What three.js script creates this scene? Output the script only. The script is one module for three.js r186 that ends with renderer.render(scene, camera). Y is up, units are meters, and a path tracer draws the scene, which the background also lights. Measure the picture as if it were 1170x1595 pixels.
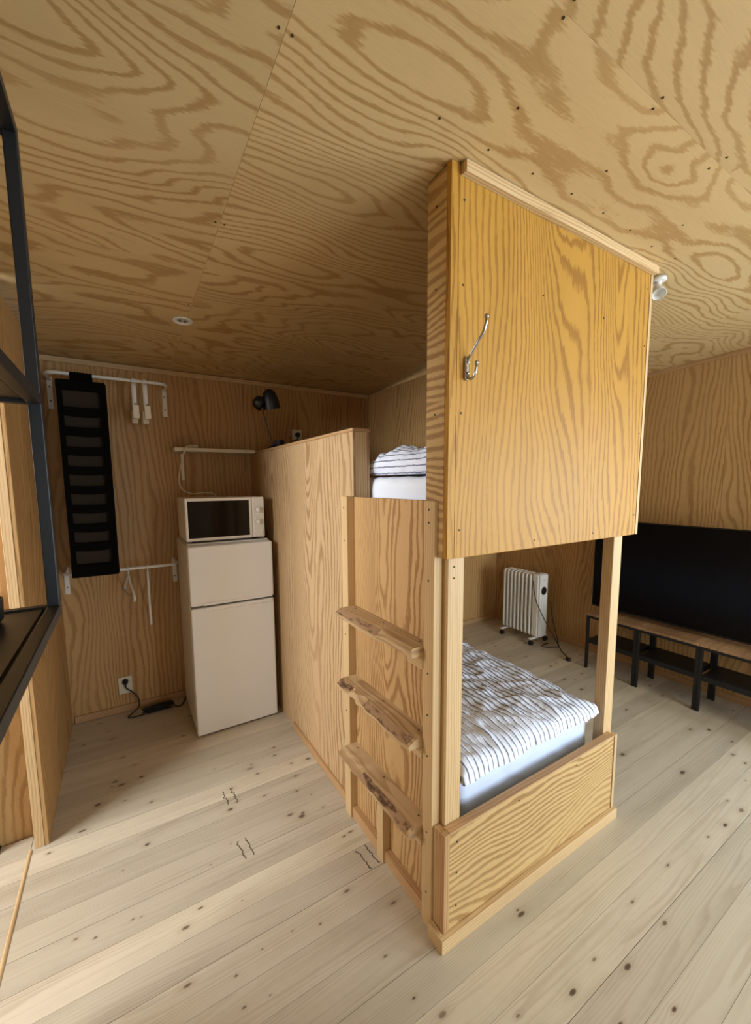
import * as THREE from 'three';
import { RoundedBoxGeometry } from 'three/addons/geometries/RoundedBoxGeometry.js';
import { mergeGeometries, mergeVertices, toCreasedNormals } from 'three/addons/utils/BufferGeometryUtils.js';
import { RectAreaLightUniformsLib } from 'three/addons/lights/RectAreaLightUniformsLib.js';

// ------------------------------------------------------------------ camera, sky, light
const scene = new THREE.Scene();
const renderer = new THREE.WebGLRenderer({ antialias: true });
renderer.toneMapping = THREE.LinearToneMapping;
renderer.toneMappingExposure = 0.77;
renderer.shadowMap.enabled = true;
RectAreaLightUniformsLib.init();

const FOC = 637.55, CY = 823.0, YAW = 0.554092, PITCH = 0.109423, ROLL = -0.006346;
const camera = new THREE.PerspectiveCamera(2 * Math.atan(CY / FOC) * 180 / Math.PI, 1170 / (2 * CY), 0.03, 60);
camera.setViewOffset(1170, 2 * CY, 0, 0, 1170, 1595);
{
  const f = new THREE.Vector3(Math.sin(YAW) * Math.cos(PITCH), -Math.sin(PITCH), -Math.cos(YAW) * Math.cos(PITCH));
  const r = new THREE.Vector3(Math.cos(YAW), 0, Math.sin(YAW));
  const u = new THREE.Vector3().crossVectors(r, f);
  const r2 = r.clone().multiplyScalar(Math.cos(ROLL)).addScaledVector(u, Math.sin(ROLL));
  const u2 = u.clone().multiplyScalar(Math.cos(ROLL)).addScaledVector(r, -Math.sin(ROLL));
  camera.quaternion.setFromRotationMatrix(new THREE.Matrix4().makeBasis(r2, u2, f.clone().negate()));
  camera.position.set(0, 1.5, 0);
}
scene.add(camera);
scene.background = new THREE.Color(0.80, 0.90, 1.05);

// daylight through the windows: [centre], width, height, aim, nits, colour
function daylight(name, pos, w, h, aim, nits, color) {
  const l = new THREE.RectAreaLight(color, nits, w, h);
  l.name = name; l.position.set(...pos); l.lookAt(...aim); scene.add(l);
}
daylight('daylight_left', [-2.27, 1.86, -1.42], 1.36, 0.74, [0, 1.40, -1.42], 47.0, new THREE.Color(0.92, 0.97, 1.0));
daylight('daylight_front', [2.30, 1.25, 2.16], 1.70, 1.60, [2.30, 1.25, 0], 15.0, new THREE.Color(0.78, 0.91, 1.0));
daylight('daylight_entrance', [0.20, 1.30, 2.16], 1.00, 1.50, [0.20, 1.30, 0], 1.4, new THREE.Color(0.82, 0.93, 1.0));
daylight('daylight_right', [3.44, 1.25, 0.85], 1.30, 1.40, [0, 1.25, 0.85], 16.0, new THREE.Color(0.76, 0.90, 1.0));

// ------------------------------------------------------------------ helpers
let seed = 20240;
const rnd = () => { seed = (seed * 1664525 + 1013904223) >>> 0; return seed / 4294967296; };
const rr = (a, b) => a + (b - a) * rnd();
const PERM = new Uint8Array(512);
{ const p = [...Array(256).keys()]; for (let i = 255; i > 0; i--) { const j = Math.floor(rnd() * (i + 1)); [p[i], p[j]] = [p[j], p[i]]; } for (let i = 0; i < 512; i++) PERM[i] = p[i & 255]; }
const GX = new Float32Array(256), GY = new Float32Array(256);
for (let i = 0; i < 256; i++) { const a = i / 256 * Math.PI * 2; GX[i] = Math.cos(a); GY[i] = Math.sin(a); }
function ns(x, y) {                                   // gradient noise, about -0.7 .. 0.7
  const X0 = Math.floor(x), Y0 = Math.floor(y), fx = x - X0, fy = y - Y0, X = X0 & 255, Y = Y0 & 255;
  const u = fx * fx * fx * (fx * (fx * 6 - 15) + 10), v = fy * fy * fy * (fy * (fy * 6 - 15) + 10);
  const a = PERM[PERM[X] + Y], b = PERM[PERM[X + 1] + Y], c = PERM[PERM[X] + Y + 1], d = PERM[PERM[X + 1] + Y + 1];
  const n0 = GX[a] * fx + GY[a] * fy, n1 = GX[b] * (fx - 1) + GY[b] * fy, n2 = GX[c] * fx + GY[c] * (fy - 1), n3 = GX[d] * (fx - 1) + GY[d] * (fy - 1);
  const t0 = n0 + u * (n1 - n0), t1 = n2 + u * (n3 - n2);
  return t0 + v * (t1 - t0);
}
const ss = (a, b, x) => { const t = Math.min(1, Math.max(0, (x - a) / (b - a))); return t * t * (3 - 2 * t); };
const hex = (h) => [(h >> 16) & 255, (h >> 8) & 255, h & 255];

function dataTex(W, H, lenU, lenV, fn, wrap = THREE.MirroredRepeatWrapping) {   // uv come in metres
  const d = new Uint8Array(W * H * 4), o = [0, 0, 0];
  for (let j = 0; j < H; j++) for (let i = 0; i < W; i++) {
    fn((i + 0.5) / W * lenU, (j + 0.5) / H * lenV, o);
    const k = (j * W + i) * 4;
    d[k] = Math.max(0, Math.min(255, o[0])); d[k + 1] = Math.max(0, Math.min(255, o[1])); d[k + 2] = Math.max(0, Math.min(255, o[2])); d[k + 3] = 255;
  }
  const t = new THREE.DataTexture(d, W, H);
  t.colorSpace = THREE.SRGBColorSpace; t.wrapS = t.wrapT = wrap; t.magFilter = THREE.LinearFilter; t.minFilter = THREE.LinearFilter;
  t.repeat.set(1 / lenU, 1 / lenV); t.needsUpdate = true;
  return t;
}
// rotary-cut softwood plywood: contour bands of a stretched height field
function plyTex(W, H, lenU, lenV, o) {
  const L = hex(o.light), D = hex(o.dark), s = o.seed, K = o.rings;
  return dataTex(W, H, lenU, lenV, (u, v, c) => {
    const wv = v + o.sway * ns(u * 0.9 + s, v * 1.7 + s * 2) + o.sway * 0.35 * ns(u * 3.1 + s * 3, v * 5.0);
    let d = ns(u * o.fu + s * 1.3, wv * o.fv + s * 0.7) * K + ns(u * o.fu * 2.6 + s * 4.1, wv * o.fv * 2.4 + 9.1) * K * 0.30 + wv * o.slope;
    d += ns(u * 2.6 + s * 2.2, wv * 8.5 + s) * K * 0.10 + ns(u * 55, v * 230 + s) * 0.10;
    for (const [vc, hw, amp, ph] of o.hearts ?? []) { const q = (wv - vc) / hw; d += amp * Math.exp(-q * q) * (u * 1.25 + 0.5 * ns(u * 1.3 + ph, 2.2) + 0.12 * ns(u * 5 + ph, 7.1)); }
    d += ns(u * 3.3 + s * 2, v * 12 + s) * o.wob * 2.4 + ns(u * 9 + s, v * 30) * o.wob + ns(u * 14, v * 190 + s) * o.feather;
    const t = d - Math.floor(d);
    let k = ss(o.t0, o.t0 + 0.16, t) * (1 - ss(0.80, 0.99, t)) * (0.75 + 0.25 * ss(o.t0, 0.9, t));
    const patch = 0.62 + 0.75 * ns(u * 1.1 + 31 + s, wv * 4.0);
    k *= Math.max(0.25, Math.min(1.0, patch + 0.3));
    const fib = ns(u * 11 + 7 + s, v * 520) * 0.10 + ns(u * 40, v * 900 + s) * 0.06 + ns(u * 1.5 + s, v * 9) * 0.13;
    const dots = ns(u * 160, v * 700 + s) > 0.42 ? 0.10 : 0;
    const g = Math.max(0, Math.min(1, k * o.contrast + dots + (fib > 0 ? fib * 0.9 : 0)));
    const b = 1 + fib * -0.22 + ns(u * 0.5 + s, v * 0.8) * 0.06;
    for (let i = 0; i < 3; i++) c[i] = (L[i] + (D[i] - L[i]) * g) * b;
  });
}
const CE = { light: 0xc4a877, dark: 0x9d7945, rings: 7.5, fu: 0.8, fv: 2.1, sway: 0.07, slope: 11, wob: 0.26, feather: 0.14, t0: 0.53, contrast: 0.80 };
const ceilT = [plyTex(2048, 1024, 2.44, 1.22, { ...CE, seed: 3.7 }), plyTex(2048, 1024, 2.44, 1.22, { ...CE, seed: 11.3, rings: 11 }), plyTex(1536, 768, 2.44, 1.22, { ...CE, seed: 23.9, rings: 10, slope: 14 })];
const WA = { light: 0xb9935f, dark: 0x87602f, rings: 6, fu: 0.55, fv: 2.6, sway: 0.035, slope: 34, wob: 0.22, feather: 0.14, t0: 0.45, contrast: 0.58 };
const wallT = [plyTex(2048, 1024, 2.44, 1.22, { ...WA, seed: 41.1 }), plyTex(2048, 1024, 2.44, 1.22, { ...WA, seed: 57.7, slope: 28, rings: 8 })];
const footT = plyTex(1024, 1024, 1.12, 1.12, { light: 0xb68838, dark: 0x8a5d20, hearts: [[0.46, 0.15, 7, 1.7], [0.84, 0.07, 4, 8.1]], rings: 4, fu: 0.62, fv: 2.6, sway: 0.025, slope: 34, wob: 0.20, feather: 0.20, t0: 0.50, contrast: 0.8, seed: 71.3 });
const lowT = plyTex(1024, 512, 1.02, 0.51, { light: 0xbfa06c, dark: 0x8e6a3b, rings: 5, fu: 1.3, fv: 3.0, sway: 0.06, slope: 44, wob: 0.26, feather: 0.16, t0: 0.38, contrast: 0.9, seed: 83.9 });
const halfT = plyTex(2048, 1536, 1.75, 1.6, { light: 0xc2a279, dark: 0x8c6a42, hearts: [[0.35, 0.12, 6, 3.3], [1.05, 0.14, 6, 5.9]], rings: 4, fu: 0.8, fv: 3.0, sway: 0.03, slope: 34, wob: 0.26, feather: 0.12, t0: 0.45, contrast: 0.72, seed: 97.1 });
const ladT = plyTex(1536, 640, 1.5, 0.62, { light: 0xc09b69, dark: 0x886035, hearts: [[0.24, 0.10, 6, 9.3]], rings: 4, fu: 1.1, fv: 4.2, sway: 0.03, slope: 36, wob: 0.30, feather: 0.14, t0: 0.42, contrast: 0.8, seed: 113.3 });
// sawn and planed pine
const pineT = (light, dark, sd, fq = 95, ns1 = 2.2) => dataTex(1024, 256, 2.0, 0.25, (u, v, c) => {
  const L = hex(light), D = hex(dark), w = v + 0.008 * ns(u * 1.2 + sd, v * 5);
  let d = w * fq + ns(u * 0.8 + sd, w * 7) * ns1 + ns(u * 3.1 + sd, w * 18) * ns1 * 0.4 + ns(u * 7, v * 160) * 0.14, t = d - Math.floor(d);
  let k = ss(0.25, 0.85, t) * (1 - ss(0.86, 1, t)) * (0.45 + 0.5 * ns(u * 0.7 + sd, v * 16));
  const f = ns(u * 14 + sd, v * 700) * 0.16 + ns(u * 1.1, v * 10 + sd) * 0.2;
  k = Math.max(0, k + Math.max(0, f));
  for (let i = 0; i < 3; i++) c[i] = (L[i] + (D[i] - L[i]) * k) * (1 - f * 0.2);
});
const postT = pineT(0xcdb083, 0x9f7a4c, 5.1), battenT = pineT(0xb99468, 0x8a623b, 15.9), stepT = pineT(0xc2a57c, 0x8a6844, 25.3, 34, 4.5);
// whitewashed pine floor: 16 strips, each a board, knots and streaks inside the strip
const NB = 16, BW = 0.1135, FL = 3.6;
const knots = [...Array(NB)].map(() => [...Array(9)].map(() => ({ u: rnd() * FL, v: rr(0.15, 0.85) * BW, r: rr(0.002, 0.0085) * (rnd() < 0.3 ? 1.25 : 0.75), e: rr(1.2, 2.8), k: rr(0.45, 0.9) })));
const tone = [...Array(NB)].map(() => rr(-1, 1));
const floorT = dataTex(2048, 2048, FL, BW * NB, (u, v, c) => {
  const b = Math.min(NB - 1, Math.floor(v / BW)), y = v - b * BW, sd = b * 13.7;
  let bend = 0, kn = 0, halo = 0;
  for (const q of knots[b]) {
    const du = (u - q.u) / q.e, dv = y - q.v, r2 = du * du + dv * dv;
    if (r2 < 0.012) { bend += (dv > 0 ? 1 : -1) * 0.010 * Math.exp(-r2 / (q.r * q.r * 9)); kn = Math.max(kn, (1 - ss(q.r * 0.6, q.r * 1.25, Math.sqrt(r2))) * q.k); halo = Math.max(halo, Math.exp(-r2 / (q.r * q.r * 5)) * 0.35); }
  }
  const w = y - bend + 0.006 * ns(u * 1.1 + sd, y * 8);
  const d = w * 80 + ns(u * 0.55 + sd, w * 16 + sd) * 4.6 + ns(u * 2.7 + sd, w * 40) * 0.8, t = d - Math.floor(d);
  let k = ss(0.3, 0.85, t) * (1 - ss(0.86, 1, t)) * 0.34 * (0.55 + 1.1 * ns(u * 0.8 + sd, y * 22));
  const f = ns(u * 9 + sd, v * 620) * 0.16 + ns(u * 1.3 + sd, y * 14) * 0.34 + ns(u * 6 + sd, y * 30) * 0.14 + ns(u * 34, v * 60) * 0.06;
  k = Math.max(0, k) + Math.max(0, f) * 0.8 + halo;
  const m = 1 + tone[b] * 0.075 - f * 0.1;
  const L = [192, 182, 163], D = [148, 131, 108], Kc = [74, 58, 46];
  k = Math.min(1, k);
  for (let i = 0; i < 3; i++) { const a = (L[i] + (D[i] - L[i]) * k) * m; c[i] = a + (Kc[i] - a) * kn; }
});
// fabrics
const duvetT = dataTex(512, 512, 0.44, 0.44, (u, v, c) => {
  const x = u + 0.0022 * ns(u * 30, v * 40) + 0.0012 * ns(u * 20, v * 140), p = x / 0.026, t = p - Math.floor(p);
  const line = ss(0.38, 0.44, t) * (1 - ss(0.58, 0.64, t)) * (0.72 + 0.5 * ns(u * 60, v * 170));
  const wv = 1 + 0.05 * ns(u * 500, v * 500);
  c[0] = (228 - line * 150) * wv; c[1] = (236 - line * 152) * wv; c[2] = (255 - line * 150) * wv;
});
const orgT = dataTex(128, 128, 0.1, 0.1, (u, v, c) => { const q = 44 + 36 * ns(u * 900, v * 900); c[0] = q * 1.15; c[1] = q * 0.92; c[2] = q * 0.66; });
const rustT = dataTex(512, 256, 1.0, 0.5, (u, v, c) => {
  const k = ns(u * 3, v * 40) * 0.3 + ns(u * 18, v * 200) * 0.3 + ns(u * 2, v * 5) * 0.3 + (((u * 6.2) % 1) < 0.05 ? 0.35 : 0);
  c[0] = 150 - k * 90; c[1] = 118 - k * 82; c[2] = 84 - k * 66;
});
const barkT = dataTex(256, 64, 0.5, 0.125, (u, v, c) => {
  const k = ss(-0.2, 0.55, ns(u * 16, v * 60) + 0.5 * ns(u * 60, v * 160) + 0.35 * ns(u * 5, 3.3));
  c[0] = 160 - k * 82; c[1] = 128 - k * 74; c[2] = 94 - k * 58;
});

const std = (o) => new THREE.MeshStandardMaterial({ roughness: 0.6, ...o });
const M = {
  ceil: ceilT.map((t) => std({ map: t, roughness: 0.62 })), wall: wallT.map((t) => std({ map: t, roughness: 0.58 })),
  foot: new THREE.MeshPhysicalMaterial({ map: footT, roughness: 0.5, specularIntensity: 0.55 }), low: std({ map: lowT, roughness: 0.5 }), half: std({ map: halfT, roughness: 0.55 }), lad: std({ map: ladT, roughness: 0.55 }),
  post: std({ map: postT, roughness: 0.55 }), batten: std({ map: battenT, roughness: 0.6 }), step: std({ map: stepT, roughness: 0.7 }), bark: std({ map: barkT, roughness: 0.9 }),
  floor: std({ map: floorT, roughness: 0.42 }), sub: std({ color: 0x4a3826, roughness: 0.9 }), screw: std({ color: 0x3a2c1c, roughness: 0.6, metalness: 0.3 }),
  scuff: std({ color: 0x4b3d31, roughness: 0.9 }),
  white: std({ color: 0xe6e4de, roughness: 0.4 }), fridge: std({ color: 0xe4e3e0, roughness: 0.36 }), seal: std({ color: 0x6c675f, roughness: 0.7 }), cream: std({ color: 0xd9d2bd, roughness: 0.5 }),
  whitePaint: std({ color: 0xdeddd6, roughness: 0.35 }), clear: new THREE.MeshPhysicalMaterial({ color: 0xf1efe8, roughness: 0.25, transmission: 0.35, thickness: 0, transparent: false }),
  black: std({ color: 0x0d0d0e, roughness: 0.45 }), blackMetal: std({ color: 0x1a1d20, roughness: 0.42, metalness: 0.3 }), rubber: std({ color: 0x15120f, roughness: 0.65 }),
  screen: new THREE.MeshPhysicalMaterial({ color: 0x020205, roughness: 0.22, specularIntensity: 0.45 }), tvBody: std({ color: 0x0b0b0d, roughness: 0.4 }),
  oven: new THREE.MeshPhysicalMaterial({ color: 0x050403, roughness: 0.10, specularIntensity: 0.55 }), ovenIn: std({ color: 0x4d4740, roughness: 0.4 }),
  chrome: std({ color: 0xa9a9ab, roughness: 0.16, metalness: 1 }), steel: std({ color: 0x9a9a98, roughness: 0.35, metalness: 0.9 }),
  fabric: std({ map: orgT, roughness: 0.95 }), blackFabric: new THREE.MeshPhysicalMaterial({ color: 0x050505, roughness: 0.95, specularIntensity: 0.25 }),
  rust: std({ map: rustT, roughness: 0.6 }), sheetBlue: std({ color: 0xcddaf6, roughness: 0.9 }), sheetWhite: std({ color: 0xe6edf9, roughness: 0.9 }), duvet: std({ map: duvetT, roughness: 0.92 }),
  glass: new THREE.MeshPhysicalMaterial({ color: 0xffffff, roughness: 0.02, transmission: 1, thickness: 0, ior: 1.45 }), lens: std({ color: 0xb8b6ac, roughness: 0.25 }), marker: std({ color: 0x2c2c30, roughness: 0.8 }),
};

const used = {};
function numbered(n) { const k = used[n] = (used[n] ?? -1) + 1; return k ? `${n}_${String(k).padStart(3, '0')}` : n; }
function shadow(m) { m.castShadow = m.receiveShadow = true; return m; }
function mesh(name, geo, mat, parent = scene) { const m = shadow(new THREE.Mesh(geo, mat)); m.name = parent === scene ? numbered(name) : name; parent.add(m); return m; }
function thing(name, label, category, pos = [0, 0, 0], group) {
  const g = new THREE.Group(); g.name = numbered(name); g.position.set(...pos); g.userData = { label, category }; if (group) g.userData.group = group; scene.add(g); return g;
}
function structure(name, label, category = 'structure') { const g = new THREE.Group(); g.name = name; g.userData = { kind: 'structure', label, category }; scene.add(g); return g; }
// uv in metres with the grain along axis g ('x','y','z'); offsets pick a stretch of the texture
function grainUV(geo, g, uo = 0, vo = 0) {
  const p = geo.attributes.position, n = geo.attributes.normal, uv = new Float32Array(p.count * 2), ax = { x: 0, y: 1, z: 2 }[g];
  for (let i = 0; i < p.count; i++) {
    const P = [p.getX(i), p.getY(i), p.getZ(i)], N = [Math.abs(n.getX(i)), Math.abs(n.getY(i)), Math.abs(n.getZ(i))];
    const dom = N[0] >= N[1] && N[0] >= N[2] ? 0 : N[1] >= N[2] ? 1 : 2;
    let a = ax, b;
    if (dom === ax) { a = (ax + 1) % 3; b = (ax + 2) % 3; uv[2 * i] = P[a] * 0.15 + uo; uv[2 * i + 1] = P[b] + vo; continue; }
    b = 3 - ax - dom; uv[2 * i] = P[a] + uo; uv[2 * i + 1] = P[b] + vo;
  }
  geo.setAttribute('uv', new THREE.BufferAttribute(uv, 2)); return geo;
}
// a board between two corners, edges eased by r; uv counted from the low corner
function board(name, x0, x1, y0, y1, z0, z1, mat, parent, g = 'y', o = {}) {
  const w = x1 - x0, h = y1 - y0, d = z1 - z0, r = o.r ?? 0.0015;
  const geo = r > 0 ? new RoundedBoxGeometry(w, h, d, 1, Math.min(r, w / 3, h / 3, d / 3)) : new THREE.BoxGeometry(w, h, d);
  const off = { x: w / 2, y: h / 2, z: d / 2 }, rest = ['x', 'y', 'z'].filter((k) => k !== g);
  grainUV(geo, g, off[g] + (o.u ?? rr(0, 1.2)), Math.max(off[rest[0]], off[rest[1]]) + (o.v ?? rr(0, 0.6)));
  const m = mesh(name, geo, mat, parent); m.position.set((x0 + x1) / 2, (y0 + y1) / 2, (z0 + z1) / 2); return m;
}
const box = (name, x0, x1, y0, y1, z0, z1, mat, parent, r = 0.003, seg = 2) => {
  const w = x1 - x0, h = y1 - y0, d = z1 - z0, m = mesh(name, new RoundedBoxGeometry(w, h, d, seg, Math.min(r, w / 2.05, h / 2.05, d / 2.05)), mat, parent);
  m.position.set((x0 + x1) / 2, (y0 + y1) / 2, (z0 + z1) / 2); return m;
};
const V = (x, y, z) => new THREE.Vector3(x, y, z);
const tubeGeo = (pts, r, seg = 40, rad = 8, closed = false) => new THREE.TubeGeometry(new THREE.CatmullRomCurve3(pts.map((p) => V(...p)), closed, 'catmullrom', 0.5), seg, r, rad, closed);
const tube = (name, pts, r, mat, parent, seg = 40, rad = 8) => mesh(name, tubeGeo(pts, r, seg, rad), mat, parent);
const cyl = (name, r0, r1, h, pos, mat, parent, rot = [0, 0, 0], seg = 24) => { const m = mesh(name, new THREE.CylinderGeometry(r0, r1, h, seg), mat, parent); m.position.set(...pos); m.rotation.set(...rot); return m; };
const lathe = (name, pts, pos, mat, parent, rot = [0, 0, 0], seg = 32) => { const m = mesh(name, new THREE.LatheGeometry(pts.map((p) => new THREE.Vector2(...p)), seg), mat, parent); m.position.set(...pos); m.rotation.set(...rot); return m; };
const ceilY = (z) => 2.404 + 0.05 * z;
function screws(list, r, parent) {                    // tiny countersunk heads, one joined part
  const gs = list.map(([x, y, z, n]) => { const g = new THREE.CylinderGeometry(r, r, 0.0016, 8); if (n === 'z') g.rotateX(Math.PI / 2); if (n === 'x') g.rotateZ(Math.PI / 2); g.translate(x, y, z); return g; });
  const m = mesh('screw_heads', mergeGeometries(gs), M.screw, parent); m.userData.kind = 'stuff'; return m;
}

// ------------------------------------------------------------------ the setting
const ZB = -3.086, XR = 3.48, ZF = 2.2, XL = -2.3, XP = -0.35, ZA = -2.16;
{ // floor
  const f = structure('floor', 'pale whitewashed pine board floor with dark knots', 'floor');
  box('subfloor', XL - 0.1, XR + 0.1, -0.12, -0.026, ZB - 0.1, ZF + 0.1, M.sub, f, 0.002, 1);
  let k = 0;
  for (let z1 = -0.445 + BW * 24; z1 > ZB; z1 -= BW, k++) {
    const gp = k % 3 === 0 ? 0.0012 : 0.0004, a = Math.max(z1 - BW + gp, ZB), b = Math.min(z1 - 0.0006, ZF); if (b - a < 0.01) continue;
    const spans = a > ZA - 0.05 ? [[XL, -0.412], [-0.41, XR]] : [[XP, XR]];
    for (const [x0, x1] of spans) {
      const geo = new THREE.BoxGeometry(x1 - x0, 0.024, b - a), strip = (k * 7 + 3) % NB, p = geo.attributes.position, n = geo.attributes.normal, uv = geo.attributes.uv, uo = rr(0, 3);
      for (let i = 0; i < p.count; i++) uv.setXY(i, p.getX(i) + (x1 - x0) / 2 + uo, Math.abs(n.getY(i)) > 0.5 ? strip * BW + 0.001 + (p.getZ(i) / (b - a) + 0.5) * (BW - 0.002) : strip * BW + BW / 2 + p.getY(i));
      const m = mesh('floor_board', geo, M.floor, f); m.position.set((x0 + x1) / 2, -0.012 - (k % 3) * 0.0002, (a + b) / 2);
    }
  }
  // wavy finger-joint marks across single boards
  for (const [x, zc] of [[0.335, -1.93], [0.375, -1.93], [0.33, -1.60], [0.365, -1.60], [0.735, -1.295], [0.775, -1.30]]) {
    const pts = []; for (let i = 0; i <= 22; i++) { const t = i / 22; pts.push([x + 0.012 * ns(t * 9 + x * 40, zc * 7) + 0.007 * ns(t * 23 + x * 70, 5.5) + 0.012 * (t - 0.5), 0.0004, zc - 0.05 + t * 0.10]); }
    const m = tube('joint_mark', pts, 0.0019, M.scuff, f, 44, 4); m.scale.y = 0.25; 
  }
}
{ // ceiling: plywood sheets with the grain across the room, butt joints staggered
  const c = structure('ceiling', 'sloping plywood ceiling with bold brown grain', 'ceiling');
  c.position.y = 2.404; c.rotation.x = -Math.atan(0.05);
  box('roof_deck', XL - 0.15, XR + 0.15, 0.016, 0.10, ZB - 0.2, ZF + 0.2, M.sub, c, 0.002, 1);
  const rows = [[-1.77, -0.55, 0.323, 0], [-0.55, 0.67, -0.9, 1], [-2.99, -1.77, 0.323, 2], [-3.15, -2.99, 1.2, 1], [0.67, 1.89, 0.323, 0], [1.89, 2.3, -0.5, 2]];
  for (const [z0, z1, xs, tt] of rows) for (let x = xs - 4.88, i = 0; x < XR; x += 2.44, i++) {
    const a = Math.max(x, XL - 0.1), b = Math.min(x + 2.44, XR - 0.0005); if (b - a < 0.05) continue;
    board('ceiling_panel', a + 0.0002, b - 0.0002, 0, 0.015, z0 + 0.0002, z1 - 0.0002, M.ceil[(tt + i) % 3], c, 'x', { u: (a - x) + i * 0.7, v: i * 0.31, r: 0.0005 });
  }
  const sc = [];
  for (const z of [-0.535, -0.565]) for (let x = 0.1; x < 3.3; x += 0.34) sc.push([x + rr(-0.02, 0.02), -0.0006, z + rr(-0.01, 0.01)]);
  for (let x = 0.7; x < 1.9; x += 0.17) sc.push([x, -0.0006, -0.83 + rr(-0.01, 0.01)]);
  for (let x = 0.4; x < 1.9; x += 0.42) sc.push([x + rr(-0.03, 0.03), -0.0006, -0.72]);
  for (const x of [0.310, 0.337]) for (let z = -2.7; z < -0.6; z += 0.62) sc.push([x, -0.0006, z]);
  screws(sc, 0.0030, c);
}
{ // back wall
  const w = structure('wall_back', 'plywood back wall with upright grain', 'wall');
  const xs = [XP - 0.05, 0.79, 2.01, XR + 0.06];
  for (let i = 0; i < 3; i++) board('wall_panel', xs[i] + 0.0006, xs[i + 1] - 0.0006, -0.02, 2.247, ZB - 0.018, ZB, M.wall[i % 2], w, 'y', { u: 0, v: i * 0.4 });
  box('wall_core', XP - 0.1, XR + 0.15, -0.05, 2.32, ZB - 0.13, ZB - 0.0185, M.sub, w, 0.002, 1);
  const t = structure('trim_1', 'thin pine strip along the top of the back wall', 'trim'); board('strip', XP, 1.84, 2.215, 2.246, ZB, ZB + 0.012, M.post, t, 'x');
  const b = structure('baseboard_back', 'low pine skirting strip along the back wall', 'baseboard'); board('strip', XP + 0.012, 0.82, 0, 0.045, ZB, ZB + 0.014, M.batten, b, 'x'); board('strip', 1.82, XR - 0.014, 0, 0.045, ZB, ZB + 0.014, M.batten, b, 'x');
}
{ // right wall with a window beyond the frame
  const w = structure('wall_right', 'plywood wall behind the television', 'wall');
  const zs = [ZB, -2.36, -1.14, 0.08];
  for (let i = 0; i < 3; i++) board('wall_panel', XR, XR + 0.018, -0.02, 2.46, zs[i] + 0.0006, zs[i + 1] - 0.0006, M.wall[(i + 1) % 2], w, 'y', { u: 0.1, v: i * 0.37 + 0.2 });
  board('wall_panel', XR, XR + 0.018, -0.02, 0.5, 0.08, ZF, M.wall[0], w, 'y'); board('wall_panel', XR, XR + 0.018, 2.0, 2.46, 0.08, ZF, M.wall[1], w, 'y');
  board('wall_panel', XR, XR + 0.018, 0.5, 2.0, 0.08, 0.18, M.wall[0], w, 'y'); board('wall_panel', XR, XR + 0.018, 0.5, 2.0, 1.52, ZF, M.wall[0], w, 'y');
  for (const [y0, y1, z0, z1] of [[-0.05, 2.5, ZB - 0.1, 0.18], [-0.05, 0.5, 0.18, 1.52], [2.0, 2.5, 0.18, 1.52], [-0.05, 2.5, 1.52, ZF + 0.1]]) box('wall_core', XR + 0.0185, XR + 0.13, y0, y1, z0, z1, M.sub, w, 0.002, 1);
  const t = structure('trim_2', 'dark stained strip along the top of the right wall', 'trim');
  const g = new THREE.Group(); const m = board('strip', XR - 0.012, XR, -0.03, 0, ZB, 0.2, M.batten, t, 'z'); m.position.y = ceilY(-1.443) - 0.0155; m.rotation.x = -Math.atan(0.05);
  const b = structure('baseboard_right', 'low pine skirting strip under the television wall', 'baseboard'); board('strip', XR - 0.014, XR, 0, 0.045, ZB + 0.014, ZF, M.batten, b, 'z');
}
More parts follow.
